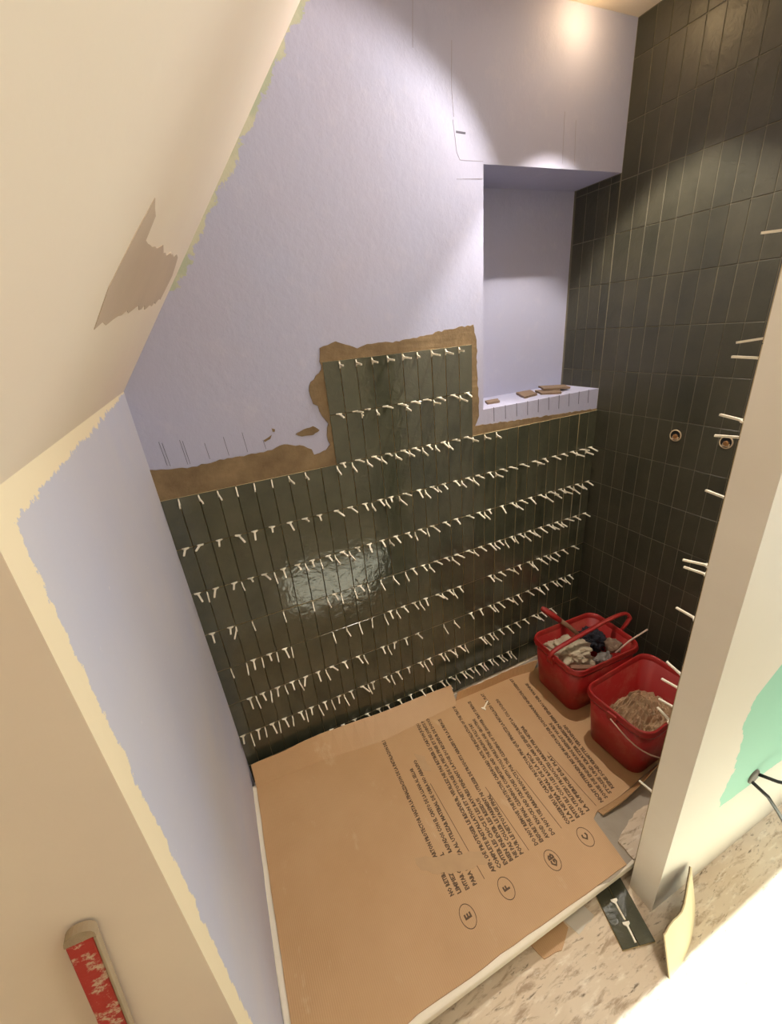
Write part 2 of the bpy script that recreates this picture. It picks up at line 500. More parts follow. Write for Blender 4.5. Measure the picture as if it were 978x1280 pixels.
# cream lip of filler where slope meets knee wall / back wall
# ------------------------------------------------------------------ tiles
def tile_mesh(name, w, h, t=0.0095, c=0.0012, glaze='glaze'):
    """front face looks to -Y at y=0, body behind; glazed front, bisque edges"""
    bm = bmesh.new()
    f = [(-w/2+c, 0, c), (w/2-c, 0, c), (w/2-c, 0, h-c), (-w/2+c, 0, h-c)]
    m = [(-w/2, c, 0), (w/2, c, 0), (w/2, c, h), (-w/2, c, h)]
    b = [(-w/2, t, 0), (w/2, t, 0), (w/2, t, h), (-w/2, t, h)]
    F, Mv, Bv = ([bm.verts.new(p) for p in q] for q in (f, m, b))
    bm.faces.new(F)
    for i in range(4):
        j = (i+1) % 4
        bm.faces.new((Mv[i], Mv[j], F[j], F[i]))
        g = bm.faces.new((Bv[i], Bv[j], Mv[j], Mv[i])); g.material_index = 1
    g = bm.faces.new(list(reversed(Bv))); g.material_index = 1
    return mesh_of(bm, name, [M[glaze], M['bisque' if glaze == 'glaze' else 'bisque_grey']])

TW, TH = P-0.0024, RW-0.0026
full = tile_mesh('tile', TW, TH)
def jitter(k=0.35):
    return (R(random.uniform(-k, k)), 0, R(random.uniform(-k, k)))

# back wall: main field rows 0..6 + cut row at the tray, block of two rows by the niche
cache = {}
def get_tile(w, h, glaze='glaze'):
    key = (round(w, 3), round(h, 3), glaze)
    if key == (round(TW, 3), round(TH, 3), 'glaze'): return full
    if key not in cache: cache[key] = tile_mesh('tile', w, h, glaze=glaze)
    return cache[key]
def back_tile(k, ztop, h):
    x0, x1 = max(k*P, XL+.002), min((k+1)*P, XR-.002)
    me = get_tile(x1-x0-.0024, h)
    link('tile', me, wall_back, ((x0+x1)/2, random.uniform(-.0006, .0006), ztop-h-.0013), jitter())
for r in range(7):
    for k in range(-1, 31): back_tile(k, ZT-r*RW, TH)
for k in range(-1, 31): back_tile(k, ZT-7*RW, 0.125)
for r in (-2, -1):
    for k in range(9, 19): back_tile(k, ZT-r*RW, TH)
bm = bmesh.new()
poly(bm, [(XL+.001, .0085, .01), (XR, .0085, .01), (XR, .0085, ZT-.002), (XL+.001, .0085, ZT-.002)])
poly(bm, [(9*P, .0085, ZT-.002), (19*P, .0085, ZT-.002), (19*P, .0085, ZT+2*RW-.002), (9*P, .0085, ZT+2*RW-.002)])
o = obj('adhesive_bed', bm, M['bed'], wall_back)

# right wall: joints at y = -0.0045 - m*P
me_cache2 = {}
def right_tile(ya, yb, ztop, h):
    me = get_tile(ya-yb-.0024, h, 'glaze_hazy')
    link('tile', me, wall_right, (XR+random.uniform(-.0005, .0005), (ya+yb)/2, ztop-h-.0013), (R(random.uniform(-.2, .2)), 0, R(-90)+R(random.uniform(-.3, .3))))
rows = []
for r in range(-8, 8):
    zt = ZT-r*RW; zb = zt-RW
    zt2 = min(zt, CZ-.002); zb2 = max(zb, TRAY+.004)
    if zt2-zb2 > .01: rows.append((zt2, zt2-zb2-.0026))
for m in range(0, 17):
    ya = -.0045-m*P; yb = max(ya-P, PY1+.002)
    if m == 0: ya = WY-.002
    if ya-yb < .008: continue
    for zt, h in rows: right_tile(ya, yb, zt, h)
for m in range(-4, 0):
    ya = min(-.0045-m*P, ND-.003); yb = max(ya-P, WY+.0)
    for r in range(-6, 0):
        zt = min(ZT-r*RW, NZ1-.002); zb = max(ZT-r*RW-RW, NZ0+.002)
        if zt-zb > .01 and ya-yb > .01: right_tile(ya, yb, zt, zt-zb-.0026)

# tiles on the shower side of the partition, first columns at its edge
def part_tile(k, ztop, h):
    x0 = PX+.014+k*P; me = get_tile(TW, h)
    link('tile', me, wall_part, (x0+P/2, PY1+.0105, ztop-h-.0013), (0, 0, R(180)))
for k in range(0, 3):
    for zt, h in rows: part_tile(k, zt, h)

# ------------------------------------------------------------------ adhesive around the tiled block
outline = [(-0.06, 1.656), (0.008, 1.644), (0.073, 1.639), (0.156, 1.643), (0.241, 1.645), (0.329, 1.643), (0.377, 1.652),
 (0.409, 1.659), (0.469, 1.645), (0.513, 1.62), (0.519, 1.596), (0.543, 1.598), (0.571, 1.606), (0.591, 1.625), (0.583, 1.662),
 (0.596, 1.708), (0.575, 1.743), (0.565, 1.782), (0.548, 1.793), (0.541, 1.825), (0.544, 1.862), (0.574, 1.894), (0.599, 1.914),
 (0.6, 1.956), (0.605, 1.989), (0.669, 2.006), (0.721, 1.987), (0.752, 1.973), (0.779, 1.981), (0.813, 1.984), (0.934, 1.982),
 (1.044, 1.993), (1.158, 2.008), (1.285, 2.017), (1.301, 1.939), (1.305, 1.806), (1.309, 1.736), (1.313, 1.627), (1.29, 1.582),
 (1.409, 1.577), (1.652, 1.565), (2.068, 1.547)]
rag = ragged(outline, .0035, .014, 3, closed=False) + [(2.068, ZT-.02), (XL+.002, ZT-.02)]
obj('adhesive_band', prism(rag, lambda u, v, d: (u, d, v), .0065, WY+.002), M['mortar'], wall_back)
for i, b in enumerate([[(0.338, 1.688), (0.358, 1.696), (0.371, 1.703), (0.363, 1.689), (0.34, 1.681)],
          [(0.461, 1.69), (0.495, 1.703), (0.534, 1.709), (0.557, 1.689), (0.529, 1.675), (0.484, 1.677)],
          [(0.376, 1.727), (0.387, 1.722), (0.385, 1.713), (0.377, 1.714)]]):
    obj('adhesive_smear', prism(ragged(b, .002, .01, 9+i), lambda u, v, d: (u, d, v), .009, WY+.002), M['mortar'], wall_back)

# pencil setting-out marks above the left band and on the ledge face, cracks in the primer
def stroke(name, pts, w, mat, y=WY):
    bm = bmesh.new()
    for (a, b) in zip(pts, pts[1:]):
        a = Vector(a); b = Vector(b); n = Vector((-(b-a).y, (b-a).x)).normalized()*w/2
        q = [a-n, b-n, b+n, a+n]
        fr = [bm.verts.new((p.x, y-.0007, p.y)) for p in q]; bk = [bm.verts.new((p.x, y+.001, p.y)) for p in q]
        bm.faces.new(fr)
        for i in range(4): bm.faces.new((fr[i], bk[i], bk[(i+1) % 4], fr[(i+1) % 4]))
    return obj(name, bm, mat, wall_back)
for x, z0, z1 in [(-.003, 1.66, 1.745), (.006, 1.655, 1.74), (.062, 1.65, 1.74), (.070, 1.65, 1.735), (.138, 1.655, 1.715), (.205, 1.655, 1.725), (.272, 1.655, 1.73), (.340, 1.655, 1.69)]:
    stroke('pencil_mark', [(x, z0), (x-.004, z1)], .0016, M['pencil'])
for i in range(10):
    x = 1.40 + i*P
    stroke('pencil_mark', [(x, 1.652), (x+.003, 1.585+.002*(i % 3))], .003, M['pencil'])
M['crack'] = plain('crack_line', lin(160, 156, 172), 0.8)
for pts in [[(1.208, 2.692), (1.222, 2.601), (1.235, 2.578), (1.338, 2.578)], [(1.726, 2.752), (1.729, 2.587)], [(1.787, 2.731), (1.795, 2.582)],
            [(1.068, 2.979), (1.062, 2.905), (1.06, 2.865)], [(1.22, 2.52), (1.338, 2.525)], [(1.21, 2.90), (1.205, 2.78), (1.212, 2.70)]]:
    stroke('hairline_crack', pts, .0015, M['crack'])
stroke('staple_mark', [(1.22, 2.659), (1.261, 2.657)], .006, M['pencil'])

# damp patch of fresh skim on the slope
def on_slope(u, v, d):      # u = x, v = y
    n = Vector((SL, 0, -1)).normalized()
    p = Vector((u, v, slope_z(u))) + n*d
    return p
pp = [(0.048, -0.935), (0.081, -0.959), (0.101, -0.95), (0.128, -0.937), (0.159, -0.912), (0.155, -0.848), (0.134, -0.84), (0.152, -0.658), (0.165, -0.475),
      (0.19, -0.215), (0.166, -0.132), (0.12, -0.17), (0.099, -0.362), (0.078, -0.652), (0.06, -0.826)]
obj('damp_patch', prism(ragged(pp, .004, .03, 5), on_slope, .0008, -.002), M['patch'], ceil_slope)

# ------------------------------------------------------------------ shower tray
t = thing('shower_tray', 'white shower tray with raised rim under the cardboard', 'shower tray', (1.0, -.55, 0))
bm = bmesh.new(); box(bm, -1.072, 1.068, -.545, .470, .062, TRAY, .006)
obj('slab', bm, M['tray'], t)
bm = bmesh.new(); box(bm, -1.02, 1.06, -.44, .465, .0, .063)
obj('plinth', bm, M['base_grey'], t)
bm = prism(ragged([(.05, -.535), (1.06, -.535), (1.06, .46), (.05, .46)], .01, .05, 31), lambda u, v, d: (u, v, d), TRAY+.0003, TRAY-.001)
obj('dust_film', bm, M['dust_tray'], t)

# ------------------------------------------------------------------ cardboard sheet
CB = TRAY+.0005; CT = CB+.0045
card = thing('cardboard_sheet', 'large brown protective cardboard sheet covering the shower tray', 'cardboard', (.6, -.55, CB))
def cw(x, y, z): return (x-.6, y+.55, z-CB)
sheet = [(-.035, -.095), (-.043, -.44), (-.047, -.71), (-.050, -1.02), (-.045, -1.078), (.25, -1.080), (.31, -1.073), (.5, -1.079), (.62, -1.076), (.9, -1.082), (1.200, -1.087),
         (1.222, -.915), (1.262, -.900), (1.38, -.902), (1.47, -.895), (1.66, -.875), (1.95, -.86), (1.97, -.165), (1.60, -.158), (1.436, -.134), (1.215, -.126), (1.050, -.118), (1.045, -.135), (.6, -.148), (.273, -.100), (-.030, -.088)]
bm = prism(ragged(sheet, .0015, .05, 11), lambda u, v, d: cw(u, v, d), CT, CB)
obj('sheet', bm, M['card'], card)
def strip(name, low, high, th=.0045, mat=M['card'], seed=1, rag=.003):
    """folded flap: quads between two polylines (same count), with thickness"""
    rng = random.Random(seed)
    def dense(l):
        o_ = []
        for a, b in zip(l, l[1:]):
            a = Vector(a); b = Vector(b)
            for i in range(6): o_.append(a.lerp(b, i/6))
        o_.append(Vector(l[-1])); return o_
    lo, hi = dense(low), dense(high)
    bm = bmesh.new()
    hi = [h + Vector((0, 0, rng.uniform(-rag, rag))) for h in hi]
    fr = [[bm.verts.new(cw(*p)) for p in l] for l in (lo, hi)]
    nrm = (hi[0]-lo[0]).cross(lo[1]-lo[0]).normalized()*th
    bk = [[bm.verts.new(cw(*(p-nrm))) for p in l] for l in (lo, hi)]
    n = len(lo)
    for i in range(n-1):
        bm.faces.new((fr[0][i], fr[0][i+1], fr[1][i+1], fr[1][i]))
        bm.faces.new((bk[0][i+1], bk[0][i], bk[1][i], bk[1][i+1]))
        bm.faces.new((fr[1][i], fr[1][i+1], bk[1][i+1], bk[1][i]))
        bm.faces.new((fr[0][i+1], fr[0][i], bk[0][i], bk[0][i+1]))
    for i in (0, n-1): bm.faces.new((fr[0][i], fr[1][i], bk[1][i], bk[0][i]))
    return obj(name, bm, mat, card)
strip('back_flap', [(-.035, -.100, CT-.003), (.273, -.112, CT-.003), (.6, -.162, CT-.003), (1.045, -.150, CT-.003)],
      [(-.036, -.035, .178), (.31, -.035, .184), (.662, -.035, .146), (1.080, -.038, .124)], seed=2)
strip('back_flap', [(1.054, -.128, CT-.003), (1.215, -.135, CT-.003), (1.436, -.143, CT-.003), (1.57, -.166, CT-.003)],
      [(1.075, -.118, .148), (1.22, -.128, .150), (1.44, -.132, .152), (1.62, -.148, .150)], seed=3)
strip('torn_flap', [(1.262, -.900, CT-.002), (1.38, -.902, CT-.002), (1.47, -.897, CT-.002), (1.66, -.878, CT-.002)],
      [(1.262, -.925, CT+.012), (1.38, -.930, .132), (1.47, -.925, .150), (1.66, -.900, .165)], seed=4)
M['card_torn'] = plain('torn_card_liner', lin(194, 160, 120), 0.85, 0, 0.3, 50, 0.2)
for i, q in enumerate(([(.495, -.70), (.60, -.745), (.74, -.80), (.75, -.845), (.66, -.83), (.55, -.79), (.50, -.75)], [(.70, -.30), (.74, -.34), (.73, -.42), (.70, -.40)])):
    obj('torn_liner', prism(ragged(q, .006, .02, 40+i), lambda u, v, d: cw(u, v, d), CT+.0007, CT-.001), M['card_torn'], card)
bm = bmesh.new(); box(bm, -.004, .004, -.001, .001, 0, .05)
# dark strip painting the shade of a fold in the left back flap
obj('crease_shade', bm, M['ink'], card, cw(.30, -.068, .140), (R(-62), 0, R(8)))

# printed text: reads from the front edge towards the back wall
def text_mesh(s, size, bold=.045):
    c = bpy.data.curves.new('print', 'FONT'); c.body = s; c.size = size; c.resolution_u = 1
    c.extrude = .0002; c.offset = size*bold
    o = bpy.data.objects.new('print', c); COL.objects.link(o)
    dg = bpy.context.evaluated_depsgraph_get(); dg.update()
    me = bpy.data.meshes.new_from_object(o.evaluated_get(dg))
    bpy.data.objects.remove(o); bpy.data.curves.remove(c)
    return me
def print_line(s, x, y, length, size, tilt=0.0):
    me = text_mesh(s, size)
    w = max(v.co.x for v in me.vertices) or 1
    k = length/w
    for v in me.vertices: v.co.x *= k
    me.materials.clear(); me.materials.append(M['ink'])
    link('printed_line', me, card, cw(x+size*.33, y, CT+.0003), (0, 0, R(90)-tilt))
SZ = .0222
LINES = [
 ('NO RETIRAR EL CARTON PROTECTOR HASTA LA FINALIZACION DE LA INSTALACION DEL PLATO Y', .563, -.872, .775, .05),
 ('LIMPIEZA FINAL', .591, -.878, .145, .03), 
 ('EVITAR GOLPES Y RASPADOS CON EL CANTO DE LA LLANA AL SELLAR', .624, -.882, .52, .03),
 ('PARA LA PIEZA AL UTILIZAR MATERIAL DE OBRA NO ABRASIVO', .656, -.883, .55, .03),
 ('AFIN DE PROTEGER LE RECEVEUR, VEUILLEZ NE PAS RETIRER LE CARTON JUSQU A LA', .744, -.881, .775, .05),
 ('COMPLETE INSTALLATION ET NETTOYAGE DE LA PIECE FINIE ET DES JOINTS POSES', .772, -.882, .772, .08),
 ('EVITER LES CHOCS ET LES RAYURES PENDANT LA POSE DU RECEVEUR DE DOUCHE', .800, -.883, .745, .10),
 ('BIEN ENLEVER LES RESIDUS', .826, -.883, .26, .05),
 ('NE PAS COLLER LE PAREMENT NI UTILISER DE PRODUITS ABRASIFS SUR LA SURFACE', .852, -.883, .695, .14),
 ('POUR LE NETTOYAGE FINAL', .877, -.883, .25, .06),
 ('DO NOT REMOVE THE PROTECTIVE CARDBOARD UNTIL THE INSTALLATION OF THE TRAY IS', .949, -.885, .73, .14),
 ('ENSURE THE FINAL CLEANING IS COMPLETED AND THE SEALING IS FULLY DRY', .975, -.886, .60, .10),
 ('AVOID KNOCKS AND SCRATCHES WITH TOOLS WHILE FIXING AND GROUTING', 1.005, -.885, .61, .10),
 ('DO NOT USE ABRASIVE PRODUCTS FOR THE CLEANING OF THE SHOWER TRAY SURFACE', 1.034, -.887, .72, .17),
 ('CONSERVEU EL CARTRO PROTECTOR FINS QUE FINALITZI LA INSTALLACIO DEL PLAT', 1.118, -.886, .73, .12),
 ('I LA NETEJA FINAL DE LA PECA', 1.142, -.886, .33, .06),
 ('EVITEU ELS COPS I LES RATLLADES AMB LES EINES DURANT LA COL LOCACIO', 1.170, -.885, .66, .13),
 ('NO UTILITZEU PRODUCTES ABRASIUS PER NETEJAR', 1.198, -.886, .46, .13),
 ('LA SUPERFICIE DEL PLAT', 1.226, -.885, .27, .06),
 ('NICHT ENTFERNEN BIS DIE MONTAGE DER DUSCHWANNE ABGESCHLOSSEN IST', 1.306, -.886, .74, .09),
 ('SOWIE DIE ENDREINIGUNG BEENDET WURDE', 1.336, -.882, .40, .05),
 ('STOSSE UND KRATZER VERMEIDEN BEIM EINBAU DER WANNE', 1.366, -.876, .66, .08),
 ('KEINE SCHEUERMITTEL VERWENDEN', 1.394, -.866, .34, .05),
]
for s, x, y, L, tl in LINES: print_line(s, x, y, L, SZ, .045+(x-.56)*.14)
for x, y0, y1 in [(.698, -.882, -.47), (.909, -.884, -.60), (1.080, -.883, -.60), (1.272, -.884, -.60)]:
    bm = bmesh.new(); box(bm, -.0012, .0012, 0, y1-y0, 0, .0004)
    obj('printed_rule', bm, M['ink'], card, cw(x, y0, CT))
for s, x, y in [('E', .580, -.946), ('F', .752, -.942), ('GB', .966, -.951), ('C', 1.139, -.949)]:
    me = text_mesh(s, .034); w = max(v.co.x for v in me.vertices)
    me.materials.clear(); me.materials.append(M['ink'])
    link('printed_letter', me, card, cw(x+.012, y-w/2, CT+.0003), (0, 0, R(90)))
    bm = bmesh.new(); N = 36
    ri = [[bm.verts.new((a*math.cos(2*math.pi*k/N), b*math.sin(2*math.pi*k/N), z)) for k in range(N)] for a, b, z in ((.0285, .0375, .0005), (.0260, .0350, .0005), (.0285, .0375, 0), (.0260, .0350, 0))]
    for a, b in ((0, 1), (2, 0), (1, 3)):
        for k in range(N): bm.faces.new((ri[a][k], ri[a][(k+1) % N], ri[b][(k+1) % N], ri[b][k]))
    obj('printed_oval', bm, M['ink'], card, cw(x, y, CT))

# ------------------------------------------------------------------ tile spacers
def spacer_mesh(L):
    o2 = [(-.0125, -.0045), (.0125, -.0045), (.0125, .0015), (.0045, .0075), (.0034, .012), (.0031, L), (-.0031, L), (-.0034, .012), (-.0045, .0075), (-.0125, .0015)]
    bm = prism(o2, lambda u, v, d: (u, -v, d), -.0024, .0024)
    return mesh_of(bm, 'tile_spacer', M['white_plastic'])
SPM = [spacer_mesh(L) for L in (.046, .052, .058)]
ORD = ['first', 'second', 'third', 'fourth', 'fifth', 'sixth', 'seventh', 'eighth', 'ninth', 'tenth']
def nth(n):
    if n <= 10: return ORD[n-1]
    return '%d%s' % (n, 'th' if 10 <= n % 100 <= 20 else {1: 'st', 2: 'nd', 3: 'rd'}.get(n % 10, 'th'))
rs = random.Random(21)
SP = []   # (line, column, upright, yaw, pitch, roll)
def H(line, cols, p=1.0):
    for c in cols:
        if rs.random() <= p: SP.append([line, c + rs.uniform(-.12, .12), False, rs.gauss(0, 9), rs.gauss(6, 7), rs.gauss(0, 7)])
def V(line, cols, p=1.0):
    for c in cols:
        if rs.random() <= p: SP.append([line, c, True, rs.gauss(0, 7), rs.gauss(7, 6), rs.gauss(0, 6)])
def rng_(a, b): return [i for i in range(a, b+1)]
def half(a, b): return [i+.5 for i in range(a, b+1)]
V(-2, rng_(10, 18))
H(-1, half(9, 18)); V(-1, [11, 12, 14, 16, 18])
V(0, rng_(0, 7)+[9]); H(0, half(9, 18)); V(0, [10, 11, 12, 13, 14, 15, 16, 17, 19, 20, 21])
H(1, half(-1, 30)); V(1, [11, 12, 13, 15, 16, 18, 19, 21, 25, 29, 30])
H(2, half(-1, 30)); V(2, [0, 2, 4, 6, 7, 8, 9, 12, 14, 15, 20, 23, 26, 27, 28, 29, 30])
H(3, [-.5, .6, 7.6, 9.5]+half(13, 30)); V(3, [1, 2, 4, 6, 7, 8, 9, 10, 11, 12, 13, 15, 17, 19, 21, 22, 23, 24, 25, 27, 28])
H(4, half(1, 3)+half(11, 17)+half(20, 29)); V(4, [0, 1, 2, 3, 4, 7, 8, 9, 10, 11, 12, 14, 16, 17, 21, 23, 25, 26, 27])
H(5, half(0, 8)+half(10, 13)+half(18, 29)); V(5, [1, 2, 3, 4, 6, 9, 11, 16, 17, 21, 23, 26, 28, 29])
H(6, half(-1, 14)+half(15, 17)+half(19, 27)); V(6, [0, 1, 2, 3, 4, 5, 6, 7, 9, 11, 14, 16, 17, 18, 20, 21, 26])
H(7, half(3, 22)); V(7, [16, 17, 18, 19, 20, 21, 22, 23])
camx = Vector((.146, -1.63, 2.035))
def sp_mat(s):
    line, c, up, yaw, pit, rol = s
    z = ZT - line*RW + (.0 if not up else -.018)
    x = c*P
    x = min(max(x, XL+.02), XR-.016)
    if up and line == -2: pit *= .4
    base = Vector((x, .0, z+.0013 if not up else z))
    rot = Matrix.Rotation(R(yaw), 4, 'Z') @ Matrix.Rotation(R(pit), 4, 'X') @ Matrix.Rotation(R(90) if up else R(rol*.4), 4, 'Y')
    return Matrix.Translation(base) @ rot
recs = [(s, sp_mat(s)) for s in SP]
recs.sort(key=lambda a: (a[1].translation-camx).length)
NMAX = 282
near, far = recs[:NMAX], recs[NMAX:]
near.sort(key=lambda a: (a[0][0], a[0][2], a[0][1]))
cnt = {}
for s, m in near:
    key = (s[0], s[2]); cnt[key] = cnt.get(key, 0)+1
    o = link('tile_spacer', rs.choice(SPM))
    o.matrix_world = m
    tag(o, 'white tile spacer set %s in the %s joint line from top, %s from left' % ('upright' if s[2] else 'flat', nth(s[0]+3), nth(cnt[key])),
        'tile spacer', 'white spacers in the back wall joints')
if far:
    bm = bmesh.new()
    for s, m in far:
        k = len(bm.verts); bm.from_mesh(rs.choice(SPM)); bm.verts.ensure_lookup_table()
        bmesh.ops.transform(bm, matrix=m, verts=bm.verts[k:])
    o = obj('tile_spacers', bm, M['white_plastic'], None)
    tag(o, 'farthest white tile spacers in the joints near the right corner', 'tile spacers', None, 'stuff')
PZ = [.60, .41, .37, .24, .20, .05, -.13, -.16, -.30, -.51, -.56, -.64, -.69, -1.04]
for i, z in enumerate(PZ):
    o = link('tile_spacer', SPM[2])
    o.matrix_world = Matrix.Translation((PX+.035+rs.uniform(-.01, .01), PY1+.0105, z+1.54)) @ Matrix.Rotation(R(180+rs.gauss(0, 8)), 4, 'Z') @ Matrix.Rotation(R(rs.gauss(0, 8)), 4, 'X')
    tag(o, 'white spacer poking out behind the partition edge, %s from top' % nth(i+1), 'tile spacer', 'white spacers behind the partition edge')
o = link('tile_spacer', SPM[2]); o.location = (1.155, -.250, CT+.0023); o.rotation_euler = (0, 0, R(122))
tag(o, 'loose white tile spacer lying on the printed cardboard', 'tile spacer')

# ------------------------------------------------------------------ buckets
def rrect(hx, hy, r, z, n=6):
    pts = []
    for cx, cy, a0 in ((hx-r, hy-r, 0), (-hx+r, hy-r, 90), (-hx+r, -hy+r, 180), (hx-r, -hy+r, 270)):
        for i in range(n+1):
            a = R(a0+90*i/n); pts.append((cx+r*math.cos(a), cy+r*math.sin(a), z))
    return pts
def loft(rings, close_first=True, close_last=True):
    bm = bmesh.new()
    rv = [[bm.verts.new(p) for p in r] for r in rings]
    n = len(rv[0])
    for a, b in zip(rv, rv[1:]):
        for k in range(n): bm.faces.new((a[k], a[(k+1) % n], b[(k+1) % n], b[k]))
    if close_first: bm.faces.new(list(reversed(rv[0])))
    if close_last: bm.faces.new(rv[-1])
    return bm
BH = .306
def bucket(label, loc, rz, hx=.226, hy=.168):
    t = thing('bucket', label, 'bucket', loc, rz)
    bx_, by_ = hx-.028, hy-.028
    w = .004
    out = [rrect(bx_-.008, by_-.008, .045, 0), rrect(bx_, by_, .05, .010), rrect(hx-.006, hy-.006, .062, BH-.03)]
    inn = [rrect(hx-.006-w, hy-.006-w, .058, BH-.03), rrect(bx_-w, by_-w, .046, .012), rrect(bx_-.012, by_-.012, .04, .008)]
    bm = loft(out+inn)
    obj('body', bm, M['red_in'], t, smooth=True)
    rim = [rrect(hx-.010, hy-.010, .058, BH-.034), rrect(hx+.004, hy+.004, .066, BH-.034), rrect(hx+.006, hy+.006, .068, BH-.020),
           rrect(hx-.001, hy-.001, .062, BH-.017), rrect(hx+.002, hy+.002, .064, BH-.006), rrect(hx-.001, hy-.001, .062, BH), rrect(hx-.008, hy-.008, .058, BH-.003), rrect(hx-.010, hy-.010, .058, BH-.034)]
    bm = loft(rim, False, False)
    obj('rim', bm, M['red'], t, smooth=True)
    for s in (-1, 1):
        bm = bmesh.new(); box(bm, s*(hx+.004)-.006, s*(hx+.004)+.006, -.022, .022, BH-.060, BH-.016, .003)
        obj('handle_lug', bm, M['red'], t)
    return t
b1 = bucket('red plastic bucket filled with dusty rags and tools in the corner', (1.735, -.362, CT+.0003), R(-2))
b2 = bucket('red plastic bucket with dried mortar in it beside the partition', (1.708, -.738, CT+.0003), R(3), .228, .158)
# stiff red strap across the ragged bucket
def smooth_path(ctrl, n=6):
    out = []
    c = [Vector(p) for p in ctrl]; c = [c[0]*2-c[1]] + c + [c[-1]*2-c[-2]]
    for a, b, d, e in zip(c, c[1:], c[2:], c[3:]):
        for k in range(n):
            t_ = k/n
            out.append(.5*((2*b)+(d-a)*t_+(2*a-5*b+4*d-e)*t_*t_+(3*b-a-3*d+e)*t_**3))
    out.append(c[-2]); return out
bm = bmesh.new()
tube(bm, smooth_path([(-.238, .0, BH-.045), (-.236, .0, BH-.008), (-.19, .0, BH+.018), (0, .005, BH+.042), (.17, .005, BH+.066), (.275, 0, BH+.068), (.292, -.02, BH+.045), (.262, -.02, BH), (.240, -.01, BH-.045)]), .0135, 10, flat=.7)
obj('handle', bm, M['red'], b1, smooth=True)
# thin wire bail hanging down in front of the mortar bucket
bm = bmesh.new(); pts = []
for i in range(21):
    a = math.pi*i/20
    pts.append((-.240*math.cos(a), -.205*math.sin(a)**.8, BH-.04-.150*math.sin(a)))
tube(bm, pts, .0032, 6)
obj('wire_handle', bm, M['stick'], b2, smooth=True)

# contents of the first bucket
z0 = CT+.02
tag(lump('dusty_rag', M['cloth'], (1.665, -.322, .338), (.115, .100, .045), 3, .45, 1.7, 5, rot=(0, 0, R(-35))), 'crumpled pale grey rag lying in the first red bucket', 'rag')
tag(lump('dark_rag', M['dark'], (1.885, -.275, .285), (.075, .075, .06), 5, .45, 1.8, 5), 'dark navy rag in the back corner of the red bucket', 'rag')
tag(lump('plaster_ball', M['chip'], (1.875, -.425, .352), (.042, .040, .038), 8, .3, 1.6, 4), 'round brownish lump of dried plaster in the ragged bucket', 'plaster lump')
tag(lump('grey_rag', M['grey'], (1.785, -.450, .318), (.055, .035, .032), 12, .5, 1.9, 4), 'small dark grey rag at the front of the bucket', 'rag')
tag(lump('rag_heap', M['cloth'], (1.72, -.36, .190), (.14, .105, .080), 14, .25, 1.5, 4), 'heap of dusty rags filling the bottom of the red bucket', 'rag')
t = thing('trowel', 'tool with red wooden handle leaning out of the ragged bucket', 'tool', (1.80, -.285, .34))
def rel(p): return (p[0]-1.80, p[1]+.285, p[2]-.34)
bm = bmesh.new(); tube(bm, [rel(p) for p in ((1.80, -.285, .34), (1.755, -.23, .395), (1.725, -.19, .425))], [.011, .013, .014], 8)
obj('shank', bm, M['wood'], t, smooth=True)
bm = bmesh.new(); tube(bm, [rel(p) for p in ((1.728, -.195, .42), (1.70, -.16, .447), (1.668, -.118, .477), (1.660, -.108, .483))], [.015, .017, .017, .011], 10)
obj('grip', bm, M['red'], t, smooth=True)
bm = bmesh.new(); tube(bm, [(-.08, .01, -.05), (0, 0, 0), (.09, -.03, .062)], .0042, 6)
o = obj('mixing_stick', bm, M['stick'], None, (1.925, -.478, .400), smooth=True)
tag(o, 'thin pale stick sticking out of the ragged red bucket', 'stick')
bm = bmesh.new(); box(bm, -.075, .075, -.012, .012, -.006, .006, .003)
tag(obj('wooden_batten', bm, M['wood'], None, (1.630, -.468, .352), (R(12), R(-6), R(-38))), 'short brown wooden batten along the front of the bucket', 'batten')

# dried mortar in the second bucket
bm = bmesh.new(); N1, N2 = 44, 80
rings = []
for i in range(N1+1):
    f = i/N1; ring = []
    for k in range(N2):
        a = 2*math.pi*k/N2
        rx, ry = .205*f, .132*f
        ca, sa = math.cos(a), math.sin(a)
        q = (abs(ca)**4+abs(sa)**4)**-.25
        x, y = rx*ca*q*.98, ry*sa*q*.98
        nz = noise.noise(Vector((x*14, y*14, 3.1)))*.030 + abs(noise.noise(Vector((x*34, y*60, 9))))*.050 + noise.noise(Vector((x*110, y*110, 5)))*.012
        ring.append(bm.verts.new((x, y, .115 + nz + .03*(y/.13)*0 - .02*f*f)))
    rings.append(ring)
for a, b in zip(rings, rings[1:]):
    for k in range(N2): bm.faces.new((a[k], a[(k+1) % N2], b[(k+1) % N2], b[k]))
low = [bm.verts.new((v.co.x*.93, v.co.y*.93, .012)) for v in rings[-1]]
for k in range(N2): bm.faces.new((rings[-1][k], rings[-1][(k+1) % N2], low[(k+1) % N2], low[k]))
bm.faces.new(low)
bmesh.ops.remove_doubles(bm, verts=bm.verts, dist=1e-5)
o = obj('dried_mortar', bm, M['rubble'], None, (1.710, -.738, CT+.0003), (0, 0, R(3)))
tag(o, 'crusty dried mortar residue inside the second red bucket', 'mortar')

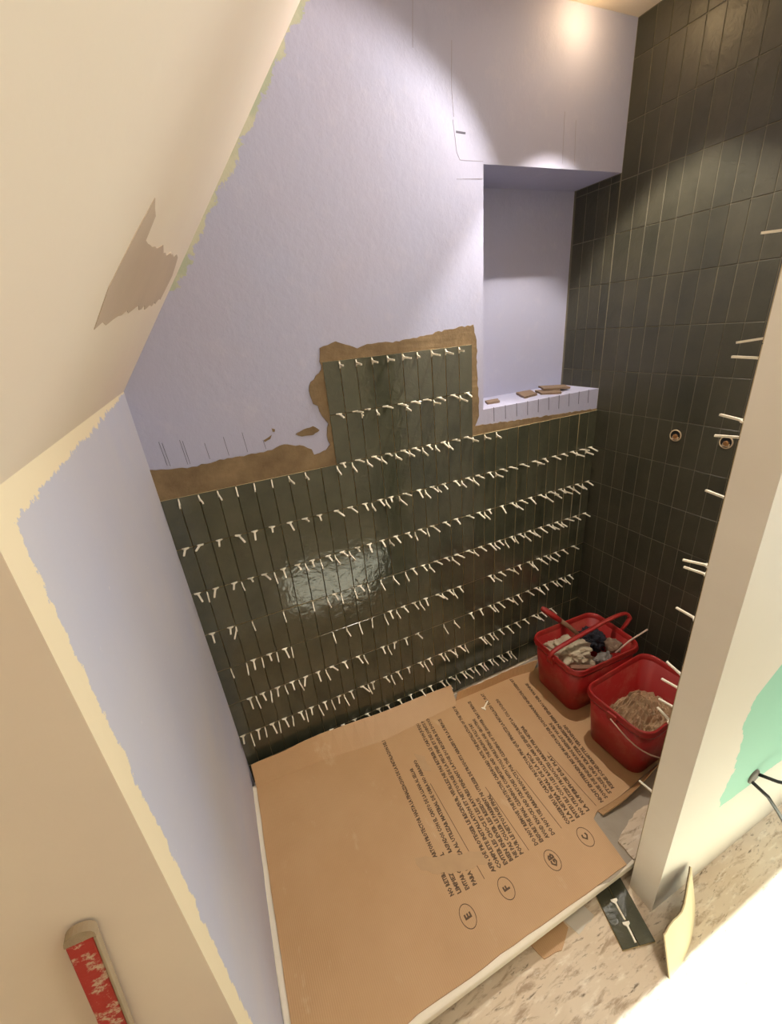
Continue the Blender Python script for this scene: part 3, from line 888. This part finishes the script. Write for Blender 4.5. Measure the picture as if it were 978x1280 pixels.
# ------------------------------------------------------------------ pipe outlets in the right wall
for y, z, lab in ((-.431, 1.478, 'brass pipe outlet in the tiled wall nearer the corner'), (-.640, 1.487, 'brass pipe outlet in the tiled wall nearer the partition')):
    t = thing('pipe_outlet', lab, 'pipe outlet', (XR-.0005, y, z))
    t.rotation_euler = (0, R(-90), 0)
    bm = bmesh.new(); N = 24
    rr = [[bm.verts.new((r*math.cos(2*math.pi*k/N), r*math.sin(2*math.pi*k/N), zz)) for k in range(N)] for r, zz in ((.027, 0), (.026, .0025), (.022, .0025), (.0215, -.002))]
    for a, b in zip(rr, rr[1:]):
        for k in range(N): bm.faces.new((a[k], a[(k+1) % N], b[(k+1) % N], b[k]))
    obj('collar', bm, M['brass_dull'], t, smooth=True)
    bm = bmesh.new(); lathe(bm, [(.0222, .0), (.0222, .0006)], 24)
    obj('recess_shade', bm, M['hole_shade'], t)  # flat black disc; the shade inside the hole is painted
    bm = bmesh.new(); lathe(bm, [(.011, .0), (.011, .007), (.008, .0085), (.004, .0085)], 6)
    obj('hex_plug', bm, M['brass'], t, (-.003, -.002, 0))
    bm = bmesh.new(); box(bm, -.018, -.004, -.016, .012, .0005, .004, .001)
    obj('clip', bm, M['brass_dull'], t)

# ------------------------------------------------------------------ chips on the niche ledge
def slab_thing(name, pts, z0, th, mat, label, cat, rag=.003, seed=1, tilt=(0, 0, 0), group=None):
    cx = sum(p[0] for p in pts)/len(pts); cy = sum(p[1] for p in pts)/len(pts)
    q = ragged([(a-cx, b-cy) for a, b in pts], rag, .02, seed)
    bm = prism(q, lambda u, v, d: (u, v, d), th, 0)
    o = obj(name, bm, mat, None, (cx, cy, z0), tilt)
    return tag(o, label, cat, group)
slab_thing('tile_chip', [(1.455, .155), (1.535, .155), (1.50, .095), (1.43, .10)], NZ0+.0004, .010, M['chip'], 'small brown tile chip at the left end of the niche ledge', 'tile chip', seed=2)
slab_thing('tile_chip', [(1.70, .215), (1.79, .21), (1.745, .105), (1.645, .085)], NZ0+.0012, .011, M['chip'], 'larger brown tile chip left of the stacked pair on the ledge', 'tile chip', seed=3, tilt=(R(1), R(-1), 0))
slab_thing('tile_chip', [(1.815, .20), (1.915, .14), (1.845, .04), (1.765, .10)], NZ0+.0004, .010, M['chip'], 'brown tile chip under another on the niche ledge', 'tile chip', seed=4)
slab_thing('tile_chip', [(1.86, .225), (1.985, .165), (1.95, .085), (1.815, .135)], NZ0+.0125, .009, M['chip'], 'brown tile chip lying on top of another on the ledge', 'tile chip', seed=5, tilt=(R(1.5), R(1.5), 0))

# ------------------------------------------------------------------ things on the floor and tray edge
slab_thing('board_scrap', [(1.236, -1.02), (1.34, -.985), (1.40, -.975), (1.56, -.985), (1.60, -1.07), (1.236, -1.088)], TRAY+.0004, .008, M['floor'], 'speckled chipboard scrap on the tray behind the partition', 'board scrap', .004, 6)
for i, (dx, lab) in enumerate(((-.034, 'dark green tile on the floor, the one farther from the partition'), (.034, 'dark green tile on the floor, the one nearer the partition'))):
    me = tile_mesh('floor_tile', .060, TH)
    o = link('floor_tile', me)
    c = Vector((1.108, -1.150)); rz = R(-16)
    d = Vector((math.cos(rz)*dx*.92, math.sin(rz)*dx*.92))
    o.matrix_world = Matrix.Translation((c.x+d.x, c.y+d.y, .0102)) @ Matrix.Rotation(rz, 4, 'Z') @ Matrix.Translation((0, -TH/2, 0)) @ Matrix.Rotation(R(-90), 4, 'X')
    tag(o, lab, 'tile')
o = link('tile_spacer', SPM[2]); o.location = (1.110, -1.12, .0125); o.rotation_euler = (0, 0, R(-14))
tag(o, 'white spacer between the two floor tiles, nearer the tray', 'tile spacer')
o = link('tile_spacer', SPM[1]); o.location = (1.092, -1.185, .0125); o.rotation_euler = (0, 0, R(-18))
tag(o, 'white spacer between the two floor tiles, nearer the viewer', 'tile spacer')
slab_thing('paper_scrap', [(.90, -1.06), (1.00, -1.05), (1.015, -1.115), (.925, -1.13)], .0004, .0012, M['paper'], 'white paper scrap on the floor under the tray edge', 'paper', .003, 8)
slab_thing('cardboard_scrap', [(.74, -1.04), (.90, -1.04), (.905, -1.10), (.84, -1.135), (.77, -1.125)], .0004, .004, M['card'], 'brown cardboard scrap on the floor under the tray', 'cardboard', .003, 9)

# cream board offcut leaning against the partition
t = thing('board_offcut', 'cream bent board offcut leaning against the partition foot', 'board offcut', (1.099, -1.344, 0))
N = 10
B0 = Vector((0, 0, 0)); B1 = Vector((.262, .085, 0)); UP = Vector((.0, .050, .178))
def bend(i): return Vector((.3, -1, 0)).normalized()*.018*math.sin(math.pi*i/N)
for nm, mt, off, th in (('front_face', M['offcut'], 0.0, .004), ('backing', M['offcut_edge'], -.0042, .004)):
    bm = bmesh.new(); nv = Vector((.31, -.95, .27)).normalized()
    g = []
    for i in range(N+1):
        b = B0.lerp(B1, i/N) + bend(i)
        topf = .97 + .06*math.sin(i*1.1)
        g.append([b+nv*off, b+UP*topf+nv*off, b+UP*topf+nv*(off-th), b+nv*(off-th)])
    vs = [[bm.verts.new(p) for p in r] for r in g]
    for a, b in zip(vs, vs[1:]):
        for k in range(4): bm.faces.new((a[k], a[(k+1) % 4], b[(k+1) % 4], b[k]))
    bm.faces.new(vs[0]); bm.faces.new(list(reversed(vs[-1])))
    obj(nm, bm, mt, t)

# ------------------------------------------------------------------ cable outlet on the partition
t = thing('cable_outlet', 'grey cable outlet with two black cables in mint plasterboard', 'cable outlet', (1.63, PY0, .455))
bm = bmesh.new(); lathe(bm, [(.030, 0), (.030, .005), (.026, .007), (.010, .007)], 24)
obj('grommet', bm, M['grey'], t, (0, 0, 0), (R(90), 0, 0))
bm = bmesh.new(); tube(bm, [(.02, .0, .0), (.05, -.05, .0), (.10, -.075, -.02), (.155, -.085, -.05), (.20, -.085, -.09)], .0062, 8)
c1 = obj('cable', bm, M['cable'], t, smooth=True)
bm = bmesh.new(); tube(bm, [(.20, -.085, -.09), (.23, -.083, -.12), (.26, -.08, -.16)], .010, 8)
obj('connector', bm, M['paper'], c1, smooth=True)
bm = bmesh.new(); tube(bm, [(-.015, .0, -.01), (.02, -.05, -.06), (.08, -.075, -.16), (.15, -.09, -.27), (.24, -.10, -.37), (.36, -.10, -.43), (.5, -.10, -.445)], .0062, 8)
obj('cable', bm, M['cable'], t, smooth=True)

# ------------------------------------------------------------------ plaster-spattered level leaning on the beige wall
t = thing('spirit_level', 'red plaster-crusted spirit level leaning upright against the beige wall', 'spirit level', (-.322, -1.168, 0))
t.rotation_euler = (R(-1.0), R(6.3), 0)
L = 1.315
bm = bmesh.new(); box(bm, -.018, .0145, -.006, .006, 0, L-.010, .002)
obj('body', bm, M['level'], t)
bm = bmesh.new(); box(bm, .0147, .0185, -.007, .006, 0, L-.014, .001)
obj('edge_rail', bm, M['level_cap'], t)
bm = bmesh.new()
pts = [(-.0185, 0)] + [(-.0185+.037*(.5-.5*math.cos(math.pi*i/10)), .004+.016*math.sin(math.pi*i/10)) for i in range(11)] + [(.0185, 0)]
bm = prism(pts, lambda u, v, d: (u, d, v+L-.012), -.0066, .0066)
obj('end_cap', bm, M['level_cap'], t)

# ------------------------------------------------------------------ ceiling downlights with their light
def downlight(label, loc, r=.042):
    t = thing('downlight', label, 'downlight', loc)
    bm = bmesh.new(); N = 32
    rr = [[bm.verts.new((q*math.cos(2*math.pi*k/N), q*math.sin(2*math.pi*k/N), zz)) for k in range(N)] for q, zz in ((r, 0), (r-.002, -.006), (r-.012, -.006), (r-.014, -.001))]
    for a, b in zip(rr, rr[1:]):
        for k in range(N): bm.faces.new((a[k], a[(k+1) % N], b[(k+1) % N], b[k]))
    obj('trim_ring', bm, M['trim_white'], t, smooth=True)
    bm = bmesh.new(); lathe(bm, [(r-.013, -.0008), (r-.013, -.0016)], 32)
    obj('lens', bm, M['lamp'], t)
    return t
def spot(name, loc, aim, power, half_deg, blend, col, radius=.008):
    l = bpy.data.lights.new(name, 'SPOT'); l.energy = power; l.spot_size = R(half_deg*2); l.spot_blend = blend
    l.color = col; l.shadow_soft_size = radius
    o = bpy.data.objects.new(name, l); COL.objects.link(o)
    o.location = loc
    o.rotation_euler = Vector(aim).to_track_quat('-Z', 'Y').to_euler()
    return o
AL = (1.63, -.325, 3.035)
downlight('white ceiling downlight over the middle of the shower', (1.63, -.325, CZ-.0005))
WARM = (1.0, 0.91, 0.80)
spot('downlight_beam', AL, (.05, -.02, -1), 72, 41, .30, WARM)
spot('downlight_side_beam', AL, (-.651, -.453, -.609), 48, 65, .22, (1.0, .93, .86))
downlight('white ceiling downlight close to the back wall', (1.76, -.09, CZ-.0005))
l = bpy.data.lights.new('wall_downlight_glow', 'POINT'); l.energy = 1.4; l.color = (1.0, .70, .36); l.shadow_soft_size = .025
o = bpy.data.objects.new('wall_downlight_glow', l); COL.objects.link(o); o.location = (1.76, -.12, CZ-.04)
# unseen flush lamp, added to go with the room's fill light
t = thing('added_ceiling_lamp', 'added round white flush ceiling lamp of the room', 'ceiling lamp', (1.15, -1.72, CZ-.0005))
bm = bmesh.new(); lathe(bm, [(.20, 0), (.20, -.02), (.19, -.03)], 40)
obj('base', bm, M['trim_white'], t)
